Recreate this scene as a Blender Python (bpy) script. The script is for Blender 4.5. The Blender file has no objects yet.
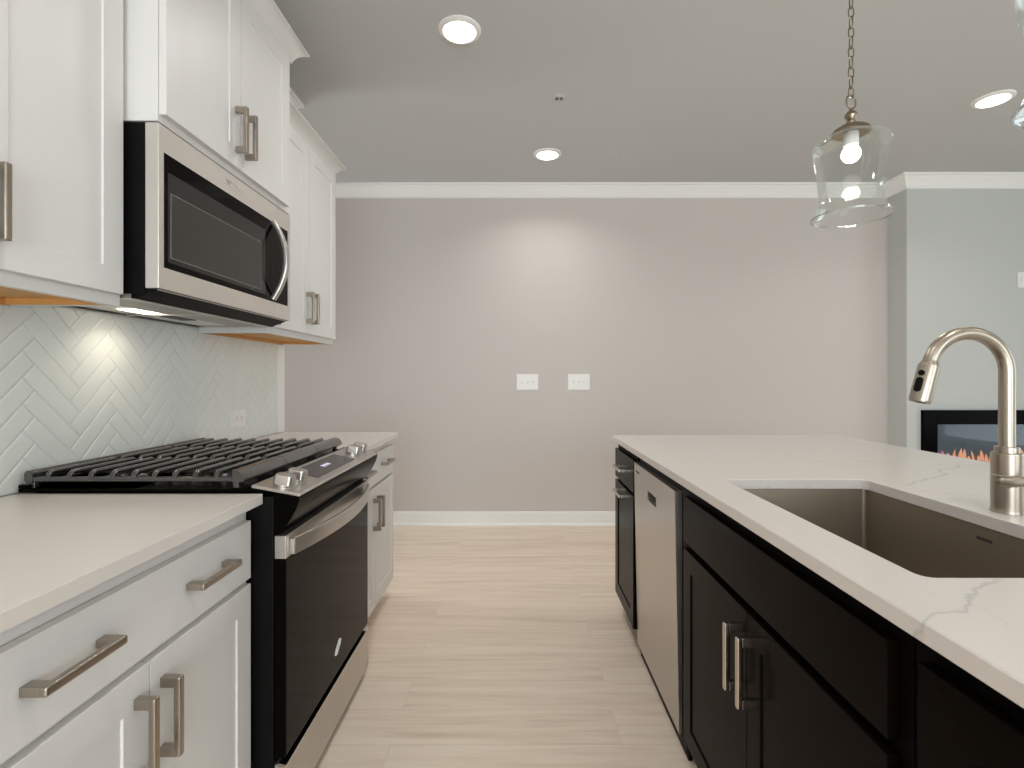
import bpy, bmesh, math, random
from mathutils import Vector, Matrix
random.seed(7)
S = bpy.context.scene
COL = S.collection
PI = math.pi

# ------------------------------------------------------------------ camera
H = 1.2175                                    # eye height; camera at the origin, looking along +Y
cam_data = bpy.data.cameras.new('camera')
cam_data.sensor_width = 36.0
cam_data.lens = 18.0
cam_data.shift_x = -5.0 / 1024
cam_data.shift_y = -6.0 / 1024
cam_data.clip_start = 0.02
cam = bpy.data.objects.new('camera', cam_data)
COL.objects.link(cam)
cam.location = (0, 0, H)
cam.rotation_euler = (PI / 2, 0, 0)
S.camera = cam

# ------------------------------------------------------------------ look and sky
S.view_settings.view_transform = 'Standard'
S.view_settings.look = 'None'
S.view_settings.exposure = 0.0
S.view_settings.gamma = 1.0
S.view_settings.use_curve_mapping = False
S.cycles.use_denoising = True
S.cycles.max_bounces = 12
S.cycles.diffuse_bounces = 8
S.cycles.glossy_bounces = 6
S.cycles.transparent_max_bounces = 24
S.cycles.sample_clamp_indirect = 6.0
S.cycles.caustics_reflective = False
S.cycles.caustics_refractive = False

world = bpy.data.worlds.new('daylight')
S.world = world
world.use_nodes = True
wn = world.node_tree.nodes
wl = world.node_tree.links
bg = wn['Background']
sky = wn.new('ShaderNodeTexSky')
sky.sky_type = 'HOSEK_WILKIE'
sky.sun_direction = (0.3, 0.6, 0.75)
sky.turbidity = 5.0
wl.new(sky.outputs[0], bg.inputs[0])
bg.inputs[1].default_value = 0.6


def area_light(name, loc, rot, sx, sy, watts, col, shape='RECTANGLE', spread=PI):
    d = bpy.data.lights.new(name, 'AREA')
    d.shape = shape
    d.size = sx
    d.size_y = sy
    d.energy = watts
    d.color = col
    d.spread = spread
    o = bpy.data.objects.new(name, d)
    COL.objects.link(o)
    o.location = loc
    o.rotation_euler = rot
    return o


# daylight coming in at the living-room windows behind and to the right of the camera
area_light('window_daylight', (0.3, -3.12, 1.22), (PI / 2, 0, 0), 2.3, 2.2, 128, (0.88, 0.945, 1.0))
area_light('window_daylight', (3.6, -3.12, 1.55), (PI / 2, 0, 0), 2.3, 1.9, 76, (0.88, 0.945, 1.0))
area_light('window_daylight', (5.72, 1.2, 1.45), (PI / 2, 0, PI / 2), 2.4, 2.0, 42, (0.87, 0.945, 1.0))
area_light('window_daylight', (-4.12, 3.5, 1.5), (PI / 2, 0, -PI / 2), 1.1, 1.6, 64, (0.93, 0.96, 1.0))  # added light from an unseen west window, raised to lift the left wall

CEIL = 2.807
CAN_W = 5.6
CANS = [(-0.262, 2.338), (0.216, 3.633), (2.712, 2.917)]


# ------------------------------------------------------------------ materials
def lin(c):
    return tuple(((v / 255) / 12.92 if v / 255 <= 0.04045 else ((v / 255 + 0.055) / 1.055) ** 2.4) for v in c) + (1.0,)


def mat(name, rgb, rough=0.5, metal=0.0, spec=0.5, noise=0.0, scale=20.0, stretch=(1, 1, 1), bump=0.0,
        rough_var=0.0, coat=0.0, linear=False):
    m = bpy.data.materials.new(name)
    m.use_nodes = True
    nt = m.node_tree
    b = nt.nodes['Principled BSDF']
    col = tuple(rgb) + (1.0,) if linear else lin(rgb)
    b.inputs['Base Color'].default_value = col
    b.inputs['Roughness'].default_value = rough
    b.inputs['Metallic'].default_value = metal
    b.inputs['Specular IOR Level'].default_value = spec
    if coat:
        b.inputs['Coat Weight'].default_value = coat
        b.inputs['Coat Roughness'].default_value = 0.05
    tc = nt.nodes.new('ShaderNodeTexCoord')
    mp = nt.nodes.new('ShaderNodeMapping')
    mp.inputs['Scale'].default_value = stretch
    nz = nt.nodes.new('ShaderNodeTexNoise')
    nz.inputs['Scale'].default_value = scale
    nz.inputs['Detail'].default_value = 5.0
    nt.links.new(tc.outputs['Object'], mp.inputs[0])
    nt.links.new(mp.outputs[0], nz.inputs['Vector'])
    if noise:
        mx = nt.nodes.new('ShaderNodeMix')
        mx.data_type = 'RGBA'
        mx.inputs['A'].default_value = tuple(max(0, v * (1 - noise)) for v in col[:3]) + (1,)
        mx.inputs['B'].default_value = tuple(min(1, v * (1 + noise)) for v in col[:3]) + (1,)
        nt.links.new(nz.outputs['Fac'], mx.inputs['Factor'])
        nt.links.new(mx.outputs['Result'], b.inputs['Base Color'])
    if rough_var:
        mr = nt.nodes.new('ShaderNodeMapRange')
        mr.inputs['To Min'].default_value = max(0.02, rough - rough_var)
        mr.inputs['To Max'].default_value = rough + rough_var
        nt.links.new(nz.outputs['Fac'], mr.inputs['Value'])
        nt.links.new(mr.outputs[0], b.inputs['Roughness'])
    if bump:
        bp = nt.nodes.new('ShaderNodeBump')
        bp.inputs['Strength'].default_value = bump
        bp.inputs['Distance'].default_value = 0.002
        nt.links.new(nz.outputs['Fac'], bp.inputs['Height'])
        nt.links.new(bp.outputs[0], b.inputs['Normal'])
    return m


def emit(name, rgb, strength):
    m = bpy.data.materials.new(name)
    m.use_nodes = True
    b = m.node_tree.nodes['Principled BSDF']
    b.inputs['Base Color'].default_value = (0.8, 0.8, 0.8, 1)
    b.inputs['Emission Color'].default_value = tuple(rgb) + (1,)
    b.inputs['Emission Strength'].default_value = strength
    return m


def clear_glass(name, tint=(0.97, 0.98, 0.975), blend=0.25, rough=0.02, edge=1.0):
    m = bpy.data.materials.new(name)
    m.use_nodes = True
    nt = m.node_tree
    nt.nodes.remove(nt.nodes['Principled BSDF'])
    out = nt.nodes['Material Output']
    tr = nt.nodes.new('ShaderNodeBsdfTransparent')
    tr.inputs[0].default_value = tuple(tint) + (1,)
    gl = nt.nodes.new('ShaderNodeBsdfGlossy')
    gl.inputs['Color'].default_value = (1, 1, 1, 1)
    gl.inputs['Roughness'].default_value = rough
    lw = nt.nodes.new('ShaderNodeLayerWeight')
    lw.inputs['Blend'].default_value = blend
    ml = nt.nodes.new('ShaderNodeMath')
    ml.operation = 'MULTIPLY'
    ml.inputs[1].default_value = edge
    mx = nt.nodes.new('ShaderNodeMixShader')
    nt.links.new(lw.outputs['Fresnel'], ml.inputs[0])
    nt.links.new(ml.outputs[0], mx.inputs[0])
    nt.links.new(tr.outputs[0], mx.inputs[1])
    nt.links.new(gl.outputs[0], mx.inputs[2])
    nt.links.new(mx.outputs[0], out.inputs[0])
    return m


def wood_floor():
    m = bpy.data.materials.new('plank_floor')
    m.use_nodes = True
    nt = m.node_tree
    N, L = nt.nodes, nt.links
    b = N['Principled BSDF']
    tc = N.new('ShaderNodeTexCoord')
    br = N.new('ShaderNodeTexBrick')
    br.offset = 0.37
    br.inputs['Color1'].default_value = (0.2, 0.2, 0.2, 1)
    br.inputs['Color2'].default_value = (0.8, 0.8, 0.8, 1)
    br.inputs['Mortar'].default_value = (0.0, 0.0, 0.0, 1)
    br.inputs['Scale'].default_value = 1.0
    br.inputs['Mortar Size'].default_value = 0.0009
    br.inputs['Mortar Smooth'].default_value = 0.2
    br.inputs['Brick Width'].default_value = 1.22
    br.inputs['Row Height'].default_value = 0.18
    L.new(tc.outputs['Object'], br.inputs['Vector'])
    # per-plank shift of the grain
    sep = N.new('ShaderNodeVectorMath')
    sep.operation = 'MULTIPLY_ADD'
    sep.inputs[1].default_value = (7.3, 3.1, 5.0)
    L.new(br.outputs['Color'], sep.inputs[0])
    L.new(tc.outputs['Object'], sep.inputs[2])
    mp = N.new('ShaderNodeMapping')
    mp.inputs['Scale'].default_value = (1.1, 17.0, 1.0)
    L.new(sep.outputs[0], mp.inputs[0])
    n1 = N.new('ShaderNodeTexNoise')
    n1.inputs['Scale'].default_value = 1.5
    n1.inputs['Detail'].default_value = 7.0
    n1.inputs['Roughness'].default_value = 0.62
    n1.inputs['Distortion'].default_value = 0.12
    L.new(mp.outputs[0], n1.inputs['Vector'])
    mp2 = N.new('ShaderNodeMapping')
    mp2.inputs['Scale'].default_value = (3.0, 90.0, 1.0)
    L.new(sep.outputs[0], mp2.inputs[0])
    n2 = N.new('ShaderNodeTexNoise')
    n2.inputs['Scale'].default_value = 2.0
    n2.inputs['Detail'].default_value = 4.0
    L.new(mp2.outputs[0], n2.inputs['Vector'])
    ramp = N.new('ShaderNodeValToRGB')
    e = ramp.color_ramp.elements
    e[0].position = 0.22
    e[0].color = lin((207, 189, 169))
    e[1].position = 0.76
    e[1].color = lin((239, 225, 208))
    mid = e.new(0.5)
    mid.color = lin((229, 212, 193))
    ad = N.new('ShaderNodeMath')
    ad.operation = 'MULTIPLY_ADD'
    ad.inputs[1].default_value = 0.22
    ad.inputs[2].default_value = -0.11
    L.new(n2.outputs['Fac'], ad.inputs[0])
    ad2 = N.new('ShaderNodeMath')
    ad2.operation = 'ADD'
    L.new(ad.outputs[0], ad2.inputs[0])
    L.new(n1.outputs['Fac'], ad2.inputs[1])
    pl = N.new('ShaderNodeMath')
    pl.operation = 'MULTIPLY_ADD'
    pl.inputs[1].default_value = 0.10
    pl.inputs[2].default_value = -0.05
    L.new(br.outputs['Color'], pl.inputs[0])
    ad3 = N.new('ShaderNodeMath')
    ad3.operation = 'ADD'
    L.new(ad2.outputs[0], ad3.inputs[0])
    L.new(pl.outputs[0], ad3.inputs[1])
    L.new(ad3.outputs[0], ramp.inputs[0])
    dk = N.new('ShaderNodeMix')
    dk.data_type = 'RGBA'
    dk.inputs['B'].default_value = lin((212, 194, 174))
    L.new(br.outputs['Fac'], dk.inputs['Factor'])
    L.new(ramp.outputs[0], dk.inputs['A'])
    L.new(dk.outputs['Result'], b.inputs['Base Color'])
    b.inputs['Roughness'].default_value = 0.42
    b.inputs['Specular IOR Level'].default_value = 0.35
    bp = N.new('ShaderNodeBump')
    bp.inputs['Strength'].default_value = 0.12
    bp.inputs['Distance'].default_value = 0.002
    L.new(n2.outputs['Fac'], bp.inputs['Height'])
    L.new(bp.outputs[0], b.inputs['Normal'])
    return m


def quartz():
    m = bpy.data.materials.new('white_quartz')
    m.use_nodes = True
    nt = m.node_tree
    N, L = nt.nodes, nt.links
    b = N['Principled BSDF']
    tc = N.new('ShaderNodeTexCoord')
    mp = N.new('ShaderNodeMapping')
    mp.inputs['Rotation'].default_value = (0, 0, 0.6)
    mp.inputs['Scale'].default_value = (1.0, 1.7, 1.0)
    L.new(tc.outputs['Object'], mp.inputs[0])
    n1 = N.new('ShaderNodeTexNoise')
    n1.inputs['Scale'].default_value = 1.25
    n1.inputs['Detail'].default_value = 8.0
    n1.inputs['Roughness'].default_value = 0.55
    n1.inputs['Distortion'].default_value = 0.5
    L.new(mp.outputs[0], n1.inputs['Vector'])
    s = N.new('ShaderNodeMath')
    s.operation = 'SUBTRACT'
    s.inputs[1].default_value = 0.5
    L.new(n1.outputs['Fac'], s.inputs[0])
    a = N.new('ShaderNodeMath')
    a.operation = 'ABSOLUTE'
    L.new(s.outputs[0], a.inputs[0])
    r = N.new('ShaderNodeMapRange')
    r.inputs['From Min'].default_value = 0.0
    r.inputs['From Max'].default_value = 0.004
    r.inputs['To Min'].default_value = 1.0
    r.inputs['To Max'].default_value = 0.0
    L.new(a.outputs[0], r.inputs['Value'])
    n2 = N.new('ShaderNodeTexNoise')
    n2.inputs['Scale'].default_value = 2.6
    L.new(tc.outputs['Object'], n2.inputs['Vector'])
    r2 = N.new('ShaderNodeMapRange')
    r2.inputs['From Min'].default_value = 0.48
    r2.inputs['From Max'].default_value = 0.62
    L.new(n2.outputs['Fac'], r2.inputs['Value'])
    mu = N.new('ShaderNodeMath')
    mu.operation = 'MULTIPLY'
    L.new(r.outputs[0], mu.inputs[0])
    L.new(r2.outputs[0], mu.inputs[1])
    k = N.new('ShaderNodeMath')
    k.operation = 'MULTIPLY'
    k.inputs[1].default_value = 0.5
    L.new(mu.outputs[0], k.inputs[0])
    mx = N.new('ShaderNodeMix')
    mx.data_type = 'RGBA'
    mx.inputs['A'].default_value = lin((215, 208, 201))
    mx.inputs['B'].default_value = lin((176, 171, 166))
    L.new(k.outputs[0], mx.inputs['Factor'])
    L.new(mx.outputs['Result'], b.inputs['Base Color'])
    b.inputs['Roughness'].default_value = 0.22
    b.inputs['Specular IOR Level'].default_value = 0.4
    return m


def island_quartz(segs):
    m = quartz()
    m.name = 'veined_island_quartz'
    nt = m.node_tree
    N, L = nt.nodes, nt.links
    b = N['Principled BSDF']
    geo = N.new('ShaderNodeNewGeometry')
    nz = N.new('ShaderNodeTexNoise')
    nz.inputs['Scale'].default_value = 7.0
    nz.inputs['Detail'].default_value = 4.0
    L.new(geo.outputs['Position'], nz.inputs['Vector'])

    def op(o, a, bb=None, clamp=False):
        n = N.new('ShaderNodeMath')
        n.operation = o
        n.use_clamp = clamp
        for k, v in enumerate((a, bb)):
            if v is None:
                continue
            if isinstance(v, (int, float)):
                n.inputs[k].default_value = v
            else:
                L.new(v, n.inputs[k])
        return n.outputs[0]
    wob = op('MULTIPLY', op('SUBTRACT', nz.outputs['Fac'], .5), .12)
    acc = None
    for (x0, y0, x1, y1, w, k) in segs:
        ln = math.hypot(x1 - x0, y1 - y0)
        tx, ty = (x1 - x0) / ln, (y1 - y0) / ln

        def dot(vx, vy, off):
            d = N.new('ShaderNodeVectorMath')
            d.operation = 'DOT_PRODUCT'
            d.inputs[1].default_value = (vx, vy, 0)
            L.new(geo.outputs['Position'], d.inputs[0])
            return op('SUBTRACT', d.outputs['Value'], off)
        t = dot(tx, ty, tx * x0 + ty * y0)
        nn = op('ABSOLUTE', op('ADD', dot(-ty, tx, -ty * x0 + tx * y0), wob))
        line = op('SUBTRACT', 1.0, op('DIVIDE', nn, w), True)
        e0 = op('DIVIDE', t, .05, True)
        e1 = op('DIVIDE', op('SUBTRACT', ln, t), .08, True)
        v = op('MULTIPLY', op('MULTIPLY', line, op('MULTIPLY', e0, e1)), k)
        acc = v if acc is None else op('MAXIMUM', acc, v)
    old = b.inputs['Base Color'].links[0].from_socket
    mx = N.new('ShaderNodeMix')
    mx.data_type = 'RGBA'
    L.new(acc, mx.inputs['Factor'])
    L.new(old, mx.inputs['A'])
    mx.inputs['B'].default_value = lin((160, 156, 152))
    L.new(mx.outputs['Result'], b.inputs['Base Color'])
    return m


def flame_mat():
    m = bpy.data.materials.new('flame_glow')
    m.use_nodes = True
    nt = m.node_tree
    N, L = nt.nodes, nt.links
    b = N['Principled BSDF']
    b.inputs['Base Color'].default_value = (0, 0, 0, 1)
    tc = N.new('ShaderNodeTexCoord')
    nz = N.new('ShaderNodeTexNoise')
    nz.inputs['Scale'].default_value = 9.0
    L.new(tc.outputs['Object'], nz.inputs['Vector'])
    ramp = N.new('ShaderNodeValToRGB')
    e = ramp.color_ramp.elements
    e[0].position = 0.36
    e[0].color = (1.0, 0.30, 0.12, 1)
    e[1].position = 0.64
    e[1].color = (0.70, 0.26, 0.48, 1)
    mid = e.new(0.5)
    mid.color = (1.0, 0.48, 0.22, 1)
    L.new(nz.outputs['Fac'], ramp.inputs[0])
    L.new(ramp.outputs[0], b.inputs['Emission Color'])
    b.inputs['Emission Strength'].default_value = 0.85
    return m


M = {}
M['wall'] = mat('greige_wall_paint', (199, 192, 187), 0.75, spec=0.25, noise=0.012, scale=60, bump=0.03)
M['wall_cool'] = mat('daylight_tinted_wall_paint', (190, 192, 188), 0.75, spec=0.25, noise=0.012, scale=60, bump=0.03)  # wall paint with the cool tone of daylight put into its colour
M['ceil'] = mat('ceiling_paint', (191, 192, 191), 0.85, spec=0.2, noise=0.01, scale=50, bump=0.03)
M['trim'] = mat('white_trim_paint', (234, 234, 231), 0.4, spec=0.4, noise=0.008, scale=40)
M['cab'] = mat('white_cabinet_paint', (217, 215, 212), 0.40, spec=0.35, noise=0.008, scale=30)
M['birch'] = mat('raw_birch_underside', (204, 152, 88), 0.55, noise=0.14, scale=6, stretch=(14, 1, 14))
M['esp'] = mat('espresso_stain', (14, 9, 6), 0.22, spec=0.03, noise=0.05, scale=8, stretch=(12, 12, 1), rough_var=0.04)
M['esp_dark'] = mat('espresso_frame', (9, 7, 6), 0.5, spec=0.05, noise=0.1, scale=8)
M['floor'] = wood_floor()
M['quartz'] = quartz()
M['island'] = island_quartz([(.44, .575, .76, .80, .0045, .45), (1.08, 1.42, 1.56, 1.80, .006, .45), (1.02, 2.02, 1.20, 1.72, .005, .35)])
M['ss'] = mat('brushed_stainless', (196, 190, 183), 0.30, .92, noise=0.03, scale=6, stretch=(1, 1, 160), rough_var=0.05)
M['ss_front'] = mat('satin_stainless_front', (222, 216, 209), 0.38, .85, noise=0.03, scale=6, stretch=(1, 1, 160), rough_var=0.05)
M['ss_v'] = mat('brushed_stainless_upright', (196, 190, 184), 0.29, .92, noise=0.015, scale=5, stretch=(160, 160, 1), rough_var=0.015)
M['ss_sink'] = mat('brushed_sink_steel', (160, 148, 132), 0.42, .8, noise=0.05, scale=5, stretch=(120, 120, 1), rough_var=0.06)
M['nickel'] = mat('brushed_nickel', (172, 161, 147), 0.31, .97, noise=0.03, scale=8, stretch=(60, 60, 2), rough_var=0.04)
M['pull'] = mat('satin_nickel_pull', (170, 160, 148), 0.30, 1.0, noise=0.04, scale=12, stretch=(4, 4, 40), rough_var=0.04)
M['pull_dark'] = mat('polished_nickel_pull', (196, 188, 178), 0.16, 1.0, noise=0.03, scale=12)
M['chrome'] = mat('polished_steel', (215, 213, 210), 0.12, 1.0, noise=0.02, scale=10)
M['blackglass'] = mat('black_glass', (14, 10, 8), 0.06, spec=0.05, noise=0.05, scale=5)
M['greyglass'] = mat('smoked_oven_glass', (52, 49, 46), 0.30, spec=0.35, noise=0.05, scale=260, stretch=(1, 1, 1))
M['borderglass'] = mat('smoked_border_glass', (36, 33, 31), 0.22, spec=0.3, noise=0.05, scale=260)
M['gloss'] = mat('black_enamel', (8, 7, 6), 0.18, spec=0.025, noise=0.08, scale=10)
M['blk'] = mat('matte_black', (9, 8, 8), 0.5, spec=0.12, noise=0.1, scale=20)
M['iron'] = mat('cast_iron', (44, 41, 39), 0.22, spec=1.0, noise=0.12, scale=90, bump=0.12, coat=.6)
M['tile'] = mat('sage_white_glazed_tile', (223, 226, 221), 0.26, spec=0.5, noise=0.02, scale=4)
M['grout'] = mat('pale_grout', (218, 221, 216), 0.8, noise=0.05, scale=120, bump=0.1)
M['plate'] = mat('white_plastic', (228, 226, 222), 0.35, noise=0.006, scale=20)
M['slot'] = mat('dark_slot', (60, 57, 54), 0.5, noise=0.05, scale=20)
M['nozzle'] = mat('dull_sprinkler_metal', (112, 108, 103), 0.5, .4, noise=0.05, scale=20)
M['bronze'] = mat('aged_nickel_lamp_metal', (150, 136, 118), 0.3, 1.0, noise=0.1, scale=30)
M['filter'] = mat('aluminium_mesh_filter', (176, 172, 166), 0.45, 0.6, noise=0.25, scale=260, bump=0.4)
M['lens'] = emit('lamp_lens', (1.0, 0.97, 0.93), 7.0)
M['bulb'] = emit('glowing_bulb', (1.0, 0.94, 0.86), 9.0)
M['hoodlamp'] = emit('hood_lamp', (1.0, 0.88, 0.70), 6.0)
M['display'] = mat('display_glass', (30, 27, 26), 0.12, spec=0.9, noise=0.05, scale=5)
M['led'] = emit('display_glow', (0.50, 0.42, 0.9), 0.6)
M['glass'] = clear_glass('clear_shade_glass', blend=0.22, edge=0.42)
M['glass_edge'] = clear_glass('thick_glass_edge', blend=0.45, edge=0.85)
M['pane'] = clear_glass('window_pane', blend=0.1, edge=0.6)
M['fireglass'] = clear_glass('fireplace_glass', tint=(0.9, 0.92, 0.94), blend=0.2, edge=0.9, rough=0.03)
M['fireback'] = mat('firebox_reflection_grey', (86, 93, 99), 0.4, noise=0.06, scale=8)  # grey-blue of the window reflection painted into the firebox back
M['ember'] = mat('dark_crystal_bed', (70, 40, 40), 0.2, noise=0.4, scale=60, bump=0.5)
M['flame'] = flame_mat()


# ------------------------------------------------------------------ mesh helpers (world coordinates)
def box(bm, x0, x1, y0, y1, z0, z1, bev=0.0, seg=2):
    x0, x1 = min(x0, x1), max(x0, x1)
    y0, y1 = min(y0, y1), max(y0, y1)
    z0, z1 = min(z0, z1), max(z0, z1)
    t = bmesh.new()
    bmesh.ops.create_cube(t, size=1.0)
    for v in t.verts:
        v.co = Vector((x0 + (v.co.x + .5) * (x1 - x0), y0 + (v.co.y + .5) * (y1 - y0), z0 + (v.co.z + .5) * (z1 - z0)))
    if bev:
        bmesh.ops.bevel(t, geom=list(t.edges), offset=bev, segments=seg, profile=0.5, affect='EDGES')
    merge(bm, t)


def merge(bm, t, mtx=None):
    mp = {}
    for v in t.verts:
        mp[v] = bm.verts.new(mtx @ v.co if mtx else v.co)
    for f in t.faces:
        try:
            bm.faces.new([mp[v] for v in f.verts])
        except ValueError:
            pass
    t.free()


def prism(bm, poly, axis, a, b, bev=0.0):
    """extrude a 2-D outline along an axis; poly in the two remaining axes in x,y,z order"""
    def P(p, w):
        if axis == 'x':
            return Vector((w, p[0], p[1]))
        if axis == 'y':
            return Vector((p[0], w, p[1]))
        return Vector((p[0], p[1], w))
    t = bmesh.new()
    A = [t.verts.new(P(p, a)) for p in poly]
    B = [t.verts.new(P(p, b)) for p in poly]
    n = len(poly)
    t.faces.new(A)
    t.faces.new(B[::-1])
    for i in range(n):
        t.faces.new([A[i], B[i], B[(i + 1) % n], A[(i + 1) % n]])
    bmesh.ops.recalc_face_normals(t, faces=list(t.faces))
    if bev:
        bmesh.ops.bevel(t, geom=list(t.edges), offset=bev, segments=2, profile=0.5, affect='EDGES')
    merge(bm, t)


def sweep(bm, pts, prof, up=None, close=False, scales=None, cap=True):
    """sweep a 2-D profile [(a,b)] along points; a is along the side vector, b along the up vector"""
    pts = [Vector(p) for p in pts]
    n = len(pts)
    rings = []
    prev = None
    for i, p in enumerate(pts):
        if close:
            t = (pts[(i + 1) % n] - pts[i - 1]).normalized()
        else:
            t = (pts[min(i + 1, n - 1)] - pts[max(i - 1, 0)]).normalized()
        if up is not None:
            side = t.cross(Vector(up)).normalized()
        else:
            if prev is None:
                ref = Vector((0, 0, 1)) if abs(t.z) < 0.9 else Vector((1, 0, 0))
                side = t.cross(ref).normalized()
            else:
                side = (prev - t * prev.dot(t)).normalized()
            prev = side
        u = side.cross(t).normalized()
        k = scales[i] if scales else 1.0
        rings.append([bm.verts.new(p + side * (a * k) + u * (b * k)) for a, b in prof])
    m = len(prof)
    last = n if close else n - 1
    for i in range(last):
        r0, r1 = rings[i], rings[(i + 1) % n]
        for j in range(m):
            bm.faces.new([r0[j], r0[(j + 1) % m], r1[(j + 1) % m], r1[j]])
    if cap and not close:
        bm.faces.new(rings[0][::-1])
        bm.faces.new(rings[-1])


def circ(r, n=12):
    return [(r * math.cos(2 * PI * i / n), r * math.sin(2 * PI * i / n)) for i in range(n)]


def rrect(w, h, r, n=4):
    out = []
    for cx, cy, a0 in ((w / 2 - r, h / 2 - r, 0), (-w / 2 + r, h / 2 - r, PI / 2), (-w / 2 + r, -h / 2 + r, PI), (w / 2 - r, -h / 2 + r, 1.5 * PI)):
        for i in range(n + 1):
            a = a0 + PI / 2 * i / n
            out.append((cx + r * math.cos(a), cy + r * math.sin(a)))
    return out


def tube(bm, pts, r, n=12, close=False, scales=None):
    sweep(bm, pts, circ(r, n), close=close, scales=scales)


def lathe(bm, prof, c, n=32, mtx=None, cap=True):
    """prof [(r,z)] about the vertical axis through c (or about mtx)"""
    rings = []
    for r, z in prof:
        ring = []
        for i in range(n):
            a = 2 * PI * i / n
            p = Vector((r * math.cos(a), r * math.sin(a), z))
            p = (mtx @ p) if mtx else p + Vector(c)
            ring.append(bm.verts.new(p))
        rings.append(ring)
    for i in range(len(rings) - 1):
        for j in range(n):
            bm.faces.new([rings[i][j], rings[i][(j + 1) % n], rings[i + 1][(j + 1) % n], rings[i + 1][j]])
    if cap:
        if prof[0][0] > 1e-6:
            bm.faces.new(rings[0][::-1])
        if prof[-1][0] > 1e-6:
            bm.faces.new(rings[-1])


def finish(name, bm, m, parent=None, angle=35, recalc=True):
    bmesh.ops.remove_doubles(bm, verts=list(bm.verts), dist=1e-6)
    bm.normal_update()
    if recalc:
        bmesh.ops.recalc_face_normals(bm, faces=list(bm.faces))
    me = bpy.data.meshes.new(name)
    if parent is not None:
        org = root_loc(parent)
    else:
        xs = [v.co for v in bm.verts]
        org = Vector(((min(v.x for v in xs) + max(v.x for v in xs)) / 2, (min(v.y for v in xs) + max(v.y for v in xs)) / 2, min(v.z for v in xs)))
    for v in bm.verts:
        v.co -= org
    bm.to_mesh(me)
    bm.free()
    if angle:
        me.polygons.foreach_set('use_smooth', [True] * len(me.polygons))
        me.set_sharp_from_angle(angle=math.radians(angle))
    for mm in (m if isinstance(m, (list, tuple)) else [m]):
        me.materials.append(mm)
    o = bpy.data.objects.new(name, me)
    COL.objects.link(o)
    if angle:
        w = o.modifiers.new('weighted_normals', 'WEIGHTED_NORMAL')
        w.keep_sharp = True
        w.weight = 100
    if parent is not None:
        o.parent = parent
    else:
        o.location = org
    return o


def root_loc(o):
    p = Vector((0, 0, 0))
    while o is not None:
        p += o.location
        o = o.parent
    return p


def tag(o, label=None, cat=None, group=None, kind=None):
    if label:
        o['label'] = label
    if cat:
        o['category'] = cat
    if group:
        o['group'] = group
    if kind:
        o['kind'] = kind
    return o


def thing(name, loc, label, cat, group=None):
    o = bpy.data.objects.new(name, None)
    o.empty_display_size = 0.05
    COL.objects.link(o)
    o.location = loc
    return tag(o, label, cat, group)


def struct(name, bm, m, angle=30):
    return tag(finish(name, bm, m, None, angle), kind='structure')


def copy_tree(o, parent=None):
    c = o.copy()
    COL.objects.link(c)
    c.parent = parent
    for ch in list(o.children):
        copy_tree(ch, c)
    return c


def bx(name, m, parent, *a, **k):
    bm = bmesh.new()
    box(bm, *a, **k)
    return finish(name, bm, m, parent)


def text(name, body, size, m, parent, mtx, depth=0.0006):
    cu = bpy.data.curves.new(name, 'FONT')
    cu.body = body
    cu.size = size
    cu.extrude = depth
    cu.align_x = 'CENTER'
    cu.align_y = 'CENTER'
    tmp = bpy.data.objects.new(name + '_tmp', cu)
    COL.objects.link(tmp)
    dg = bpy.context.evaluated_depsgraph_get()
    dg.update()
    me = bpy.data.meshes.new_from_object(tmp.evaluated_get(dg))
    bpy.data.objects.remove(tmp)
    bm = bmesh.new()
    bm.from_mesh(me)
    bpy.data.meshes.remove(me)
    for v in bm.verts:
        v.co = mtx @ v.co
    return finish(name, bm, m, parent, angle=0)


# ------------------------------------------------------------------ the room
WL = -1.325           # kitchen wall face
TF = -1.317           # tile face
FAR = 4.24            # far wall
BY = 4.034            # chimney-breast face
BXL = 3.07            # chimney-breast left edge
XE, XW, YS = 5.6, -4.0, -3.0


def slab_obj(name, m, *a):
    bm = bmesh.new()
    box(bm, *a)
    return struct(name, bm, m)


bm = bmesh.new()
box(bm, XW - .1, XE + .1, YS - .1, FAR + .1, -0.1, 0.0)
fl = struct('floor', bm, M['floor'])
slab_obj('ceiling', M['ceil'], XW - .1, XE + .1, YS - .1, FAR + .1, CEIL, CEIL + .1)
slab_obj('wall_far', M['wall'], XW - .1, BXL, FAR, FAR + .1, 0, CEIL)
slab_obj('wall_chimney', M['wall_cool'], BXL, XE + .1, BY, FAR + .1, 0, CEIL)
slab_obj('wall_left', M['wall'], WL - .12, WL, YS, 2.90, 0, CEIL)


def wall_with_window(name, frame_name, axis, pos, thick, a0, a1, w0, w1, z0, z1, m):
    """a wall along one axis with one window opening in it"""
    bm = bmesh.new()

    def b(u0, u1, q0, q1):
        if axis == 'x':
            box(bm, u0, u1, pos, pos + thick, q0, q1)
        else:
            box(bm, pos, pos + thick, u0, u1, q0, q1)
    for (u0, u1, q0, q1) in ((a0, w0, 0, CEIL), (w1, a1, 0, CEIL), (w0, w1, 0, z0), (w0, w1, z1, CEIL)):
        b(u0, u1, q0, q1)
    return struct(name, bm, m)


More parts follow.
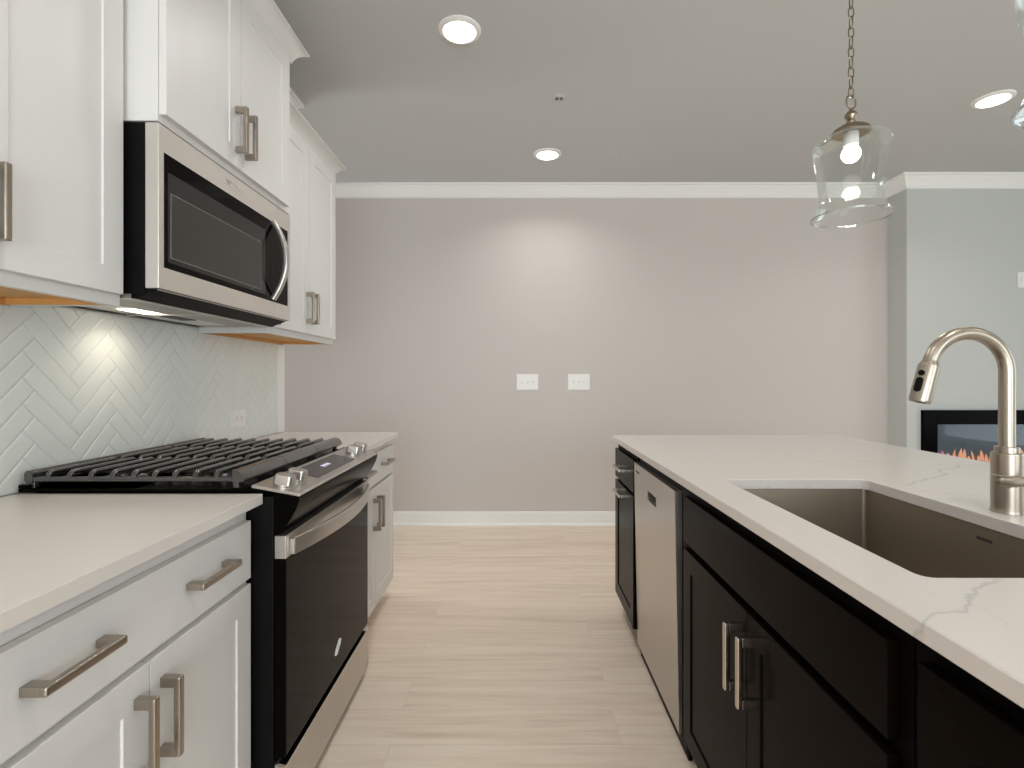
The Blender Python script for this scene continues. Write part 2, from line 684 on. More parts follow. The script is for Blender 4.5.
def window(name, axis, pos, w0, w1, z0, z1):
    bm = bmesh.new()
    f = 0.06
    for (u0, u1, q0, q1) in ((w0, w0 + f, z0, z1), (w1 - f, w1, z0, z1), (w0, w1, z0, z0 + f), (w0, w1, z1 - f, z1),
                             ((w0 + w1) / 2 - f / 2, (w0 + w1) / 2 + f / 2, z0, z1)):
        if axis == 'x':
            box(bm, u0, u1, pos - .03, pos + .03, q0, q1, .004)
        else:
            box(bm, pos - .03, pos + .03, u0, u1, q0, q1, .004)
    fr = struct(name, bm, M['trim'])
    bm = bmesh.new()
    if axis == 'x':
        box(bm, w0 + .02, w1 - .02, pos - .003, pos + .003, z0 + .02, z1 - .02)
    else:
        box(bm, pos - .003, pos + .003, w0 + .02, w1 - .02, z0 + .02, z1 - .02)
    finish('pane', bm, M['pane'], fr)


# wall behind the camera: two window bays
bm = bmesh.new()
for (u0, u1, q0, q1) in ((XW - .1, -.9, 0, CEIL), (1.5, 2.4, 0, CEIL), (4.8, XE + .1, 0, CEIL),
                         (-.9, 1.5, 0, .08), (-.9, 1.5, 2.40, CEIL), (2.4, 4.8, 0, .55), (2.4, 4.8, 2.55, CEIL)):
    box(bm, u0, u1, YS - .1, YS, q0, q1)
struct('wall_behind', bm, M['wall'])
window('window_1', 'x', YS - .05, -.9, 1.5, .08, 2.40)  # unseen; opening carried low so more light reaches lower fronts and floor
window('window_2', 'x', YS - .05, 2.4, 4.8, .55, 2.55)
wall_with_window('wall_right', '', 'y', XE, .1, YS - .1, BY, -.05, 2.45, .40, 2.50, M['wall_cool'])
window('window_3', 'y', XE + .05, -.05, 2.45, .40, 2.50)
wall_with_window('wall_west', '', 'y', XW - .1, .1, YS - .1, FAR, 2.95, 4.05, .70, 2.30, M['wall'])
window('window_4', 'y', XW - .05, 2.95, 4.05, .70, 2.30)  # unseen, assumed opening for the added west light

# baseboards
BB = [(0, 0), (.024, 0), (.024, .010), (.016, .020), (.014, .022), (.014, .098), (.009, .110), (0, .114)]


def run_profile(name, prof, axis, wallpos, sgn, a, b, z0=0.0, m='trim'):
    bm = bmesh.new()
    prism(bm, [(wallpos + sgn * d, z0 + z) for d, z in prof], axis, a, b)
    return struct(name, bm, M[m])


run_profile('baseboard_far', BB, 'x', FAR, -1, XW, BXL)


def mitred(name, prof, pts, z0, m='trim'):
    """profile (d,z) run along a list of functions d -> (x,y) corner points"""
    bm = bmesh.new()
    rings = [[bm.verts.new((*f(d), z0 + z)) for f in pts] for d, z in prof]
    n, k = len(prof), len(pts)
    for i in range(n):
        for j in range(k - 1):
            bm.faces.new([rings[i][j], rings[i][j + 1], rings[(i + 1) % n][j + 1], rings[(i + 1) % n][j]])
    bm.faces.new([rings[i][0] for i in range(n)])
    bm.faces.new([rings[i][k - 1] for i in range(n)][::-1])
    return struct(name, bm, M[m])


BREAST = [lambda d: (BXL - d, FAR), lambda d: (BXL - d, BY - d), lambda d: (XE, BY - d)]
mitred('baseboard_chimney', BB, BREAST, 0)
CR = [(0, 0), (.012, 0), (.011, .012), (.018, .017), (.025, .026), (.040, .047), (.060, .066), (.068, .072), (.068, .080), (.085, .083), (.085, .100), (0, .100)]
CZ = CEIL - .100
run_profile('trim_1', CR, 'x', FAR, -1, XW, BXL, CZ)
mitred('trim_2', CR, BREAST, CZ)
mitred('trim_3', CR, [lambda d: (WL + d, YS), lambda d: (WL + d, 2.90 + d), lambda d: (WL - .12 - d, 2.90 + d), lambda d: (WL - .12 - d, YS)], CZ)
# painted end return of the kitchen wall, next to the tile
slab_obj('trim_4', M['trim'], WL - .001, TF, 2.817, 2.901, .916, 1.4)


# ------------------------------------------------------------------ hardware and fronts
def pull(parent, x, s, vertical, u, z, length=.155, name='handle', m='pull'):
    """bar pull on a front at x facing s*X, centred at (u along Y, z)"""
    bm = bmesh.new()
    w, dp, st = .0150, .0135, .039
    h = length / 2
    if vertical:
        box(bm, x + s * (st - dp), x + s * st, u - w / 2, u + w / 2, z - h, z + h, .0035, 3)
        for k in (-1, 1):
            zz = z + k * (h - .0105)
            box(bm, x - s * .0005, x + s * (st - dp + .002), u - w / 2 + .0004, u + w / 2 - .0004, zz - .010, zz + .010, .0012)
    else:
        box(bm, x + s * (st - dp), x + s * st, u - h, u + h, z - w / 2, z + w / 2, .0035, 3)
        for k in (-1, 1):
            uu = u + k * (h - .0105)
            box(bm, x - s * .0005, x + s * (st - dp + .002), uu - .010, uu + .010, z - w / 2 + .0004, z + w / 2 - .0004, .0012)
    return finish(name, bm, M[m], parent)


def shaker(bm, x, s, y0, y1, z0, z1, stile=.062, th=.019, rec=.0040):
    """shaker front: back plane at x, front plane at x+s*th"""
    t = bmesh.new()
    bmesh.ops.create_cube(t, size=1.0)
    for v in t.verts:
        v.co = Vector((x + (v.co.x * s + .5) * s * th, y0 + (v.co.y + .5) * (y1 - y0), z0 + (v.co.z + .5) * (z1 - z0)))
    t.normal_update()
    bmesh.ops.recalc_face_normals(t, faces=list(t.faces))
    front = [f for f in t.faces if f.normal.x * s > .9][0]
    per = list(front.edges)
    bmesh.ops.bevel(t, geom=per, offset=.0016, segments=2, profile=.5, affect='EDGES')
    t.normal_update()
    front = max((f for f in t.faces if f.normal.x * s > .9), key=lambda f: f.calc_area())
    bmesh.ops.inset_region(t, faces=[front], thickness=stile, use_even_offset=True)
    r = bmesh.ops.inset_region(t, faces=[front], thickness=.0016, use_even_offset=True)
    for v in front.verts:
        v.co.x -= s * rec
    merge(bm, t)


def door(parent, x, s, y0, y1, z0, z1, m, name='door', stile=.062):
    bm = bmesh.new()
    shaker(bm, x, s, y0, y1, z0, z1, stile)
    return finish(name, bm, M[m], parent, angle=25)


def slab_front(parent, x, s, y0, y1, z0, z1, m, name='drawer_front'):
    bm = bmesh.new()
    box(bm, x, x + s * .019, y0, y1, z0, z1, .0016)
    return finish(name, bm, M[m], parent, angle=25)


def carcass_base(parent, xb, xf, y0, y1, s, m, toe=.075, z1=.886, kick_m=None):
    """cabinet box from panels with a face frame; xb back, xf frame front"""
    bm = bmesh.new()
    t = .018
    box(bm, xb, xf - s * .019, y0, y0 + t, .10, z1)
    box(bm, xb, xf - s * .019, y1 - t, y1, .10, z1)
    box(bm, xb, xb + s * t, y0 + t, y1 - t, .10, z1)
    box(bm, xb + s * t, xf - s * .019, y0 + t, y1 - t, .10, .10 + t)
    finish('carcass', bm, M[m], parent)
    bm = bmesh.new()
    fx0, fx1 = xf - s * .019, xf
    box(bm, fx0, fx1, y0, y0 + .038, .10, z1, .001)
    box(bm, fx0, fx1, y1 - .038, y1, .10, z1, .001)
    for (q0, q1) in ((z1 - .038, z1), (.10, .138), (.680, .718)):
        box(bm, fx0, fx1, y0 + .038, y1 - .038, q0, q1, .001)
    finish('face_frame', bm, M[m], parent)
    bx('toe_kick', M[kick_m or m], parent, xf - s * (toe + .02), xf - s * toe, y0, y1, 0.0, .10)


def base_cab_left(y0, y1, label, group):
    t = thing('base_cabinet', (-1.0, (y0 + y1) / 2, 0), label, 'cabinet', group)
    carcass_base(t, WL + .003, -.710, y0, y1, 1, 'cab')
    c = (y0 + y1) / 2
    d = slab_front(t, -.709, 1, y0 + .014, y1 - .014, .700, .849, 'cab', 'drawer')
    for k in (-1, 1):
        pull(d, -.690, 1, False, c + k * .179, .781, .150)
    for k in (-1, 1):
        a, b = (y0 + .014, c - .0015) if k < 0 else (c + .0015, y1 - .014)
        dd = door(t, -.709, 1, a, b, .102, .685, 'cab')
        pull(dd, -.690, 1, True, c + k * .034, .561)
    return t


B0 = 1.345
near_base = base_cab_left(.583, B0 - .003, 'white shaker base cabinet nearest the camera, left of the black gas range', 'white base cabinets')
far_base = copy_tree(near_base)
far_base.location.y += 2.114 - .583
far_base['label'] = 'white shaker base cabinet at the far end of the run, past the gas range'


# ------------------------------------------------------------------ wall cabinets
def crown_band(parent, xf, y0, y1, z0, z1, out=.058, ret=(True, True), m='cab'):
    bm = bmesh.new()
    h = z1 - z0
    prof = [(.000, 0), (.006, 0), (.008, .10 * h), (.014, .32 * h), (.025, .58 * h), (.040, .78 * h), (.052, .88 * h), (out, .90 * h), (out, h), (0, h)]
    # mitred sweep: near return, front, far return
    xb = WL + .003
    rings = []
    for (d, z) in prof:
        row = []
        a = y0 - (d if ret[0] else 0)
        b = y1 + (d if ret[1] else 0)
        row = [Vector((xb, a, z0 + z)), Vector((xf + d, a, z0 + z)), Vector((xf + d, b, z0 + z)), Vector((xb, b, z0 + z))]
        rings.append([bm.verts.new(p) for p in row])
    n = len(prof)
    for i in range(n - 1):
        for j in range(3):
            bm.faces.new([rings[i][j], rings[i][j + 1], rings[i + 1][j + 1], rings[i + 1][j]])
    bm.faces.new(rings[-1])
    bm.faces.new(rings[0][::-1])
    for j in (0, 3):
        try:
            bm.faces.new([rings[i][j] for i in range(n)])
        except ValueError:
            pass
    return finish('crown', bm, M[m], parent, angle=40)


def wall_cab(y0, y1, xf, z0, z1, crown_top, label, group, rec=True, dz=(.028, .018), hz=1.556, dm=(.014, .014), ret=(True, True)):
    t = thing('wall_cabinet', (-1.15, (y0 + y1) / 2, z0), label, 'cabinet', group)
    bm = bmesh.new()
    tk = .016
    xb = WL + .003 if z0 > 1.6 else TF + .003
    box(bm, xb, xf - .0185, y0, y0 + tk, z0, z1)
    box(bm, xb, xf - .0185, y1 - tk, y1, z0, z1)
    box(bm, xb, xb + .01, y0 + tk, y1 - tk, z0 + .02, z1)
    box(bm, xb + .01, xf - .0185, y0 + tk, y1 - tk, z1 - tk, z1)
    finish('carcass', bm, M['cab'], t)
    bm = bmesh.new()
    fx0, fx1 = xf - .019, xf
    box(bm, fx0, fx1, y0, y0 + .038, z0, z1, .001)
    box(bm, fx0, fx1, y1 - .038, y1, z0, z1, .001)
    box(bm, fx0, fx1, y0 + .038, y1 - .038, z0, z0 + .044, .001)
    box(bm, fx0, fx1, y0 + .038, y1 - .038, z1 - .044, z1, .001)
    finish('face_frame', bm, M['cab'], t)
    # unfinished underside, set up behind the frame
    bm = bmesh.new()
    box(bm, xb + .0, xf - .020, y0 + tk, y1 - tk, z0 + .016, z0 + .030)
    box(bm, xb, xb + .012, y0 + tk, y1 - tk, z0, z0 + .016)
    box(bm, xf - .034, xf - .020, y0 + tk, y1 - tk, z0 + .001, z0 + .016)
    box(bm, xb + .012, xf - .034, y1 - tk - .012, y1 - tk, z0 + .001, z0 + .016)
    box(bm, xb + .012, xf - .034, y0 + tk, y0 + tk + .012, z0 + .001, z0 + .016)
    tag(finish('underside', bm, M['birch'], t), 'raw birch underside')
    c = (y0 + dm[0] + y1 - dm[1]) / 2
    for k in (-1, 1):
        a, b = (y0 + dm[0], c - .0015) if k < 0 else (c + .0015, y1 - dm[1])
        d = door(t, xf + .001, 1, a, b, z0 + dz[0], z1 - dz[1], 'cab', stile=.062)
        pull(d, xf + .020, 1, True, c + k * .029, hz, .150)
    crown_band(t, xf, y0, y1, z1 - .014, crown_top, ret=ret)
    return t


near_wall = wall_cab(.575, 1.331, -1.032, 1.404, 2.366, 2.410, 'white shaker wall cabinet nearest the camera, left of the microwave', 'white wall cabinets', ret=(True, False))
far_wall = copy_tree(near_wall)
far_wall.location.y += 2.116 - .575
far_wall['label'] = 'white shaker wall cabinet right of the microwave, ending the run'
mid_wall = wall_cab(1.335, 2.110, -.937, 1.889, 2.528, 2.582, 'short white wall cabinet standing taller and deeper, directly above the microwave', 'white wall cabinets',
                    dz=(.018, .018), hz=2.028, dm=(.004, .044))
# the copied crown ends against the deeper middle cabinet on its near side
for ch in far_wall.children:
    if ch.name.startswith('crown'):
        old = ch
        bpy.data.objects.remove(old)
        break
crown_band(far_wall, -1.032, 2.116, 2.872, 2.352, 2.410, ret=(False, True))

# ------------------------------------------------------------------ backsplash tile
def clip(poly, axis, val, keep_less):
    out = []
    n = len(poly)
    for i in range(n):
        p, q = poly[i], poly[(i + 1) % n]
        ip = (p[axis] <= val) if keep_less else (p[axis] >= val)
        iq = (q[axis] <= val) if keep_less else (q[axis] >= val)
        if ip:
            out.append(p)
        if ip != iq:
            k = (val - p[axis]) / (q[axis] - p[axis])
            out.append((p[0] + k * (q[0] - p[0]), p[1] + k * (q[1] - p[1])))
    return out


def inset_poly(poly, d):
    """convex inset of a CCW polygon"""
    n = len(poly)
    lines = []
    for i in range(n):
        p, q = Vector(poly[i]), Vector(poly[(i + 1) % n])
        e = (q - p)
        if e.length < 1e-7:
            return None
        e.normalize()
        nrm = Vector((-e.y, e.x))
        lines.append((p + nrm * d, e))
    out = []
    for i in range(n):
        p0, e0 = lines[i - 1]
        p1, e1 = lines[i]
        den = e0.x * e1.y - e0.y * e1.x
        if abs(den) < 1e-6:
            return None
        w = p1 - p0
        k = (w.x * e1.y - w.y * e1.x) / den
        out.append(tuple(p0 + e0 * k))
    return out


def area2(p):
    return .5 * sum(p[i][0] * p[(i + 1) % len(p)][1] - p[(i + 1) % len(p)][0] * p[i][1] for i in range(len(p)))


def backsplash():
    Y0, Y1, Z0, Z1 = .575, 2.815, .9155, 1.4255
    L, W, n = .2032, .0508, 4
    P0, Q0 = 1.545, 1.184            # a peak of the pattern
    g = .0009
    bm = bmesh.new()
    r2 = math.sqrt(.5)

    def tile(u0, u1, v0, v1):
        poly = []
        for u, v in ((u0 + g / W, v0 + g / W), (u1 - g / W, v0 + g / W), (u1 - g / W, v1 - g / W), (u0 + g / W, v1 - g / W)):
            poly.append((P0 + (u - v) * W * r2, Q0 + (u + v) * W * r2))
        if area2(poly) < 0:
            poly.reverse()
        for ax, val, less in ((0, Y0, False), (0, Y1, True), (1, Z0, False), (1, Z1, True)):
            poly = clip(poly, ax, val, less)
            if len(poly) < 3:
                return
        q = []
        for p in poly:
            if not q or (abs(p[0] - q[-1][0]) + abs(p[1] - q[-1][1])) > 1e-5:
                q.append(p)
        if len(q) > 2 and (abs(q[0][0] - q[-1][0]) + abs(q[0][1] - q[-1][1])) <= 1e-5:
            q.pop()
        poly = q
        if len(poly) < 3 or area2(poly) < 2e-5:
            return
        inn = inset_poly(poly, .0045)
        tilt = random.uniform(-.0003, .0003)
        xb, xe = TF - .0065, TF - .0013
        A = [bm.verts.new((xb, p[0], p[1])) for p in poly]
        B = [bm.verts.new((xe, p[0], p[1])) for p in poly]
        m = len(poly)
        for i in range(m):
            bm.faces.new([A[i], A[(i + 1) % m], B[(i + 1) % m], B[i]])
        ok = inn is not None and area2(inn) > 1e-5 and all(
            (inn[(i + 1) % m][0] - inn[i][0]) * (poly[(i + 1) % m][0] - poly[i][0]) + (inn[(i + 1) % m][1] - inn[i][1]) * (poly[(i + 1) % m][1] - poly[i][1]) > 0 for i in range(m))
        if ok:
            C = [bm.verts.new((TF, p[0], p[1])) for p in inn]
            for i in range(m):
                bm.faces.new([B[i], B[(i + 1) % m], C[(i + 1) % m], C[i]])
            bm.faces.new(C)
        else:
            bm.faces.new(B)

    R = 60
    for j in range(-R, R):
        for i in range(-8, 9):
            u = j + 2 * n * i
            tile(u, u + n, j, j + 1)
            v = j - 2 * n + 1 + 2 * n * i
            tile(j, j + 1, v, v + n)
    t = thing('tile_backsplash', (TF, 1.7, .9155), 'pale sage glossy herringbone tile backsplash behind the gas range', 'backsplash')
    finish('herringbone_tiles', bm, M['tile'], t, angle=0)
    bx('grout', M['grout'], t, WL + .0005, TF - .0028, Y0, Y1, Z0, Z1)


backsplash()


# ------------------------------------------------------------------ countertops
def counter(name, x0, x1, y0, y1, z0, z1, label, group=None):
    bm = bmesh.new()
    box(bm, x0, x1, y0, y1, z0, z1, .0025, 2)
    return tag(finish(name, bm, M['quartz'], None), label, 'countertop', group)


counter('countertop', TF + .0005, -.667, .572, B0, .8865, .914, 'white quartz worktop on the near white cabinet, left of the range', 'white quartz worktops on the wall run')
counter('countertop', TF + .0005, -.667, 2.110, 2.873, .8865, .914, 'white quartz worktop past the range, at the far end of the wall run', 'white quartz worktops on the wall run')


# ------------------------------------------------------------------ gas range
def gas_range():
    y0, y1 = 1.350, 2.106
    t = thing('gas_range', (-.97, (y0 + y1) / 2, 0), 'black and stainless slide-in gas range between the white base cabinets', 'range')
    bm = bmesh.new()
    box(bm, -1.312, -.642, y0, y1, .03, .905, .004)
    for yy in (y0 + .05, y1 - .05):
        for xx in (-1.26, -.70):
            lathe(bm, [(.018, 0), (.018, .03)], (xx, yy, 0), 14)
    finish('body', bm, M['blk'], t)
    # cooktop pan with raised rim
    bm = bmesh.new()
    box(bm, -1.314, -.700, y0 - .003, y1 + .003, .9155, .926, .003)
    box(bm, -1.314, -1.285, y0 - .003, y1 + .003, .926, .936, .003)
    box(bm, -.716, -.700, y0 - .003, y1 + .003, .926, .933, .002)
    finish('cooktop', bm, M['gloss'], t)
    # front fascia: slanted nose in black enamel
    bm = bmesh.new()
    prism(bm, [(-.642, .800), (-.624, .806), (-.612, .822), (-.596, .846), (-.582, .872), (-.575, .892), (-.574, .9045), (-.700, .9275), (-.700, .9155), (-.642, .9155)], 'y', y0, y1)
    finish('fascia', bm, M['gloss'], t, angle=50)
    bm = bmesh.new()
    prism(bm, [(-.701, .9280), (-.701, .9345), (-.696, .9360), (-.576, .9125), (-.572, .9085), (-.574, .9050)], 'y', y0, y1, .0008)
    cp = finish('control_panel', bm, M['ss'], t)

    def pz(x):
        return .9360 + (x + .696) * (.9125 - .9360) / .120
    bm = bmesh.new()
    prism(bm, [(-.682, pz(-.682) - .001), (-.682, pz(-.682) + .0012), (-.598, pz(-.598) + .0012), (-.598, pz(-.598) - .001)], 'y', 1.545, 1.905)
    dsp = finish('display', bm, M['display'], cp)
    bm = bmesh.new()
    for yy in (1.690, 1.712, 1.734):
        prism(bm, [(-.650, pz(-.650) + .001), (-.650, pz(-.650) + .0016), (-.634, pz(-.634) + .0016), (-.634, pz(-.634) + .001)], 'y', yy, yy + .012)
    finish('clock_digits', bm, M['led'], dsp)
    nrm = Vector((.0235, 0, .120)).normalized()
    ry = Matrix.Rotation(math.atan2(nrm.x, nrm.z), 4, 'Y')
    # four chunky knobs
    for ky in (1.392, 1.470, 1.978, 2.056):
        bm = bmesh.new()
        mt = Matrix.Translation((-.634, ky, pz(-.634))) @ ry
        lathe(bm, [(.027, 0), (.027, .003), (.024, .004), (.024, .008)], None, 28, mt)
        tb = bmesh.new()
        pr = rrect(.050, .041, .009, 4)
        sweep(tb, [(0, 0, .007), (0, 0, .026), (0, 0, .032)], pr, up=(0, 1, 0), scales=[1, .97, .90])
        merge(bm, tb, mt)
        finish('knob', bm, M['ss'], cp)
    # burners
    for (bx_, by_, r) in ((-1.16, 1.52, .038), (-.86, 1.52, .046), (-1.16, 1.94, .044), (-.86, 1.94, .040), (-1.01, 1.728, .042)):
        bm = bmesh.new()
        lathe(bm, [(r + .022, .926), (r + .018, .931), (r + .004, .934), (r, .934)], (bx_, by_, 0), 32)
        lathe(bm, [(r, .934), (r, .942), (r - .004, .945), (.0, .946)], (bx_, by_, 0), 32, cap=False)
        finish('burner', bm, M['iron'], t)
    # three cast grates side by side
    xs = [-1.244, -1.187, -1.130, -1.073, -1.017, -.962, -.908, -.853, -.797]
    gz = .974
    w3 = (y1 - y0) / 3
    for k in range(3):
        a, b = y0 + k * w3 + .0015, y0 + (k + 1) * w3 - .0015
        bm = bmesh.new()
        # cross bars at both ends, low
        for yy in (a + .007, b - .007):
            box(bm, -1.292, -.725, yy - .006, yy + .006, .943, .956, .003)
        # fingers, rounded bars running along the range, bent down at both ends
        for x in xs:
            pts = [(x, a + .007, .950), (x, a + .010, gz - .013), (x, a + .018, gz - .007), (x, b - .018, gz - .007), (x, b - .010, gz - .013), (x, b - .007, .950)]
            sweep(bm, pts, rrect(.013, .014, .005, 3), up=(1, 0, 0))
        # heavy back and front rails
        pts = [(-1.290, a, gz - .018), (-1.290, b, gz - .018)]
        sweep(bm, pts, rrect(.022, .034, .010, 4), up=(0, 0, 1))
        # front rail: sloping quarter-round face
        arc = [(-.752, .943)]
        for i in range(7):
            q = PI / 2 * (1 - i / 6)
            arc.append((-.752 + .032 * math.cos(q), .948 + .026 * math.sin(q)))
        arc.append((-.722, .943))
        prism(bm, arc, 'y', a, b, .0)
        # middle spine across the fingers and feet
        box(bm, -1.285, -.745, (a + b) / 2 - .005, (a + b) / 2 + .005, .944, .962, .002)
        for xx in (-1.285, -.745):
            for yy in (a + .012, b - .012):
                box(bm, xx - .008, xx + .008, yy - .008, yy + .008, .9255, .945, .002)
        finish('grate', bm, M['iron'], t, angle=50)
    # oven door
    bm = bmesh.new()
    box(bm, -.641, -.6135, y0 + .004, y1 - .004, .211, .7385, .002)
    dr = finish('oven_door', bm, M['gloss'], t)
    bm = bmesh.new()
    box(bm, -.6150, -.6118, y0 + .008, y1 - .008, .216, .736, .001)
    finish('door_glass', bm, M['blackglass'], dr)
    bm = bmesh.new()
    box(bm, -.641, -.6105, y0 + .003, y1 - .003, .7390, .800, .002)
    trim = tag(finish('door_top', bm, M['ss'], dr), 'stainless top rail of the oven door')
    # bowed handle
    bm = bmesh.new()
    pts = []
    for i in range(25):
        q = i / 24
        yy = y0 + .030 + q * (y1 - y0 - .060)
        pts.append((-.602 + .044 * (1 - (2 * q - 1) ** 2), yy, .766))
    sweep(bm, pts, rrect(.011, .046, .004, 3), up=(0, 0, 1))
    for yy in (y0 + .034, y1 - .034):
        box(bm, -.611, -.598, yy - .012, yy + .012, .745, .787, .002)
    finish('handle', bm, M['ss'], dr, angle=45)
    # swirl emblem low on the glass
    bm = bmesh.new()
    ey, ez = 1.748, .300
    for (ph, ra, rb) in ((.5, .030, .010), (.95, .024, .007)):
        pts = []
        for i in range(28):
            q = 2 * PI * i / 28
            u, v = ra * math.cos(q), rb * math.sin(q)
            pts.append((-.6112, ey + u * math.cos(ph) - v * math.sin(ph), ez + u * math.sin(ph) + v * math.cos(ph)))
        sweep(bm, pts, circ(.0021, 6), close=True)
    finish('emblem', bm, M['plate'], dr)
    # storage drawer
    bm = bmesh.new()
    prism(bm, [(-.641, .032), (-.616, .032), (-.613, .036), (-.613, .184), (-.616, .192), (-.628, .1945), (-.641, .1945)], 'y', y0 + .004, y1 - .004, .0008)
    sd = finish('storage_drawer', bm, M['ss'], t)
    bm = bmesh.new()
    prism(bm, [(-.630, .1905), (-.6095, .1890), (-.6095, .1935), (-.630, .1975)], 'y', y0 + .004, y1 - .004, .0006)
    finish('drawer_lip', bm, M['chrome'], sd)


gas_range()


# ------------------------------------------------------------------ microwave
def microwave():
    y0, y1, z0, z1 = 1.336, 2.111, 1.426, 1.886
    xf = -.935
    t = thing('microwave', (-1.13, (y0 + y1) / 2, z0), 'stainless over-the-range microwave with curved handle above the gas range', 'microwave')
    bm = bmesh.new()
    box(bm, TF + .002, -.972, y0, y1, z0 + .012, z1, .002)
    finish('body', bm, M['blk'], t)
    # underside: rim, two mesh filters, lamp, front air lip
    bm = bmesh.new()
    box(bm, TF + .002, -1.305, y0 + .002, y1 - .002, z0, z0 + .014, .001)
    box(bm, -1.035, -1.010, y0 + .002, y1 - .002, z0, z0 + .014, .001)
    for yy in (y0 + .002, 1.705, y1 - .024):
        box(bm, -1.305, -1.035, yy, yy + .022, z0, z0 + .014, .001)
    finish('underside_rim', bm, M['ss'], t)
    bx('underside_panel', M['plate'], t, -1.305, -1.170, y0 + .02, y1 - .02, z0 + .005, z0 + .013)
    for (a, b) in ((1.362, 1.703), (1.729, 2.085)):
        bx('grease_filter', M['filter'], t, -1.166, -1.037, a, b, z0 + .003, z0 + .013, bev=.002)
    for (a, b, m) in ((1.575, 1.700, 'hoodlamp'), (1.760, 1.885, 'slot')):
        bx('lamp_lens', M[m], t, -1.232, -1.180, a, b, z0 + .002, z0 + .008, bev=.002)
    bm = bmesh.new()
    prism(bm, [(-.938, z0 + .026), (-.972, z0 + .026), (-1.010, z0 + .013), (-1.010, z0 + .001), (-1.000, z0 + .000), (-.975, z0 + .010), (-.945, z0 + .022)], 'y', y0 + .004, y1 - .020, .0006)
    finish('air_lip', bm, M['blk'], t)
    bm = bmesh.new()
    box(bm, -.950, -.9385, y0 + .006, y1 - .022, z0 + .0222, z0 + .0246, .0004)
    finish('lip_trim', bm, M['ss'], t)
    # door
    ys = 1.992
    bm = bmesh.new()
    box(bm, -.9715, xf, y0, ys - .0007, z0 + .026, z1, .003)
    dr = finish('door', bm, M['ss_front'], t)
    bm = bmesh.new()
    box(bm, xf - .002, xf + .0008, 1.356, ys - .0007, 1.510, 1.815, .0006)
    finish('door_glass', bm, M['blackglass'], dr)
    bm = bmesh.new()
    box(bm, xf, xf + .0014, 1.370, 1.900, 1.527, 1.768, .0004)
    finish('window_border', bm, M['borderglass'], dr)
    bm = bmesh.new()
    box(bm, xf, xf + .0017, 1.3805, 1.8685, 1.5405, 1.7150, .0003)
    finish('window_edge', bm, M['filter'], dr)
    bm = bmesh.new()
    box(bm, xf, xf + .0019, 1.3820, 1.8670, 1.5418, 1.7137, .0003)
    finish('window', bm, M['greyglass'], dr)
    bm = bmesh.new()
    pts = []
    zc, hh = 1.667, .148
    for i in range(25):
        q = i / 24 * 2 - 1
        pts.append((xf + .003 + .050 * (1 - q * q), 1.957, zc + q * hh))
    sweep(bm, pts, rrect(.024, .019, .006, 4), up=(1, 0, 0))
    for k in (-1, 1):
        box(bm, xf, xf + .012, 1.949, 1.965, zc + k * (hh - .008) - .010, zc + k * (hh - .008) + .010, .003)
    finish('handle', bm, M['ss_v'], dr, angle=50)
    mt = Matrix(((0, 0, 1, xf + .0003), (1, 0, 0, 1.700), (0, 1, 0, 1.850), (0, 0, 0, 1)))
    text('lettering', 'Whirlpool', .027, M['chrome'], dr, mt)
    bm = bmesh.new()
    box(bm, -.9715, xf, ys + .0007, y1, z0 + .026, z1, .003)
    cp = finish('control_panel', bm, M['ss_front'], t)
    bm = bmesh.new()
    box(bm, xf - .002, xf + .0008, ys + .0007, 2.086, 1.510, 1.815, .0006)
    kp = finish('keypad', bm, M['blackglass'], cp)


microwave()
area_light('hood_lamp_light', (-1.206, 1.637, 1.4255), (0, math.radians(4), 0), .045, .11, .30, (1.0, .88, .70), spread=math.radians(125))

# ------------------------------------------------------------------ island
IXF, IXD = .535, .516      # face frame, door front
IXB = 1.140


def island_frame(t, y0, y1, mid=True):
    carcass_base(t, IXB, IXF, y0, y1, -1, 'esp_dark')


t = thing('island_cabinet', (.84, 2.482, 0), 'narrow dark espresso pull-out cabinet at the far end of the island, past the dishwasher', 'cabinet', 'dark island cabinets')
island_frame(t, 2.262, 2.704)
d = slab_front(t, .5355, -1, 2.276, 2.692, .706, .852, 'esp', 'drawer')
pull(d, .5165, -1, False, 2.484, .780, m='pull_dark')
d = door(t, .5355, -1, 2.276, 2.692, .100, .690, 'esp')
pull(d, .5165, -1, False, 2.484, .660, m='pull_dark')

t = thing('island_cabinet', (.84, 1.150, 0), 'dark espresso two-door sink cabinet in the middle of the island', 'cabinet', 'dark island cabinets')
island_frame(t, .690, 1.615)
slab_front(t, .5355, -1, .714, 1.588, .713, .852, 'esp', 'false_front')
for k in (-1, 1):
    a, b = (.714, 1.1500) if k < 0 else (1.1525, 1.588)
    d = door(t, .5355, -1, a, b, .100, .692, 'esp', stile=.058)
    pull(d, .5165, -1, True, 1.1512 + k * .034, .574, m='pull_dark')

t = thing('island_cabinet', (.84, .452, 0), 'dark espresso drawer cabinet at the near end of the island, bottom right of the photo', 'cabinet', 'dark island cabinets')
island_frame(t, .225, .687)
d = slab_front(t, .5355, -1, .240, .660, .713, .852, 'esp', 'drawer')
pull(d, .5165, -1, False, .450, .780, m='pull_dark')
d = door(t, .5355, -1, .240, .660, .100, .692, 'esp', stile=.058)
pull(d, .5165, -1, True, .290, .574, m='pull_dark')

# plain dark back of the island under the seating overhang
bm = bmesh.new()
box(bm, IXB + .0008, IXB + .018, .225, 2.704, .0, .886, .001)
for i in range(3):
    a = .225 + i * .826
    for (u0, u1, q0, q1) in ((a, a + .07, .0, .886), (a + .757, a + .827, .0, .886), (a + .07, a + .757, .0, .12), (a + .07, a + .757, .80, .886)):
        box(bm, IXB + .018, IXB + .028, u0, u1, q0, q1, .001)
tag(finish('island_back_panel', bm, M['esp'], None), 'dark espresso back panel of the island, under the seating overhang', 'panel')


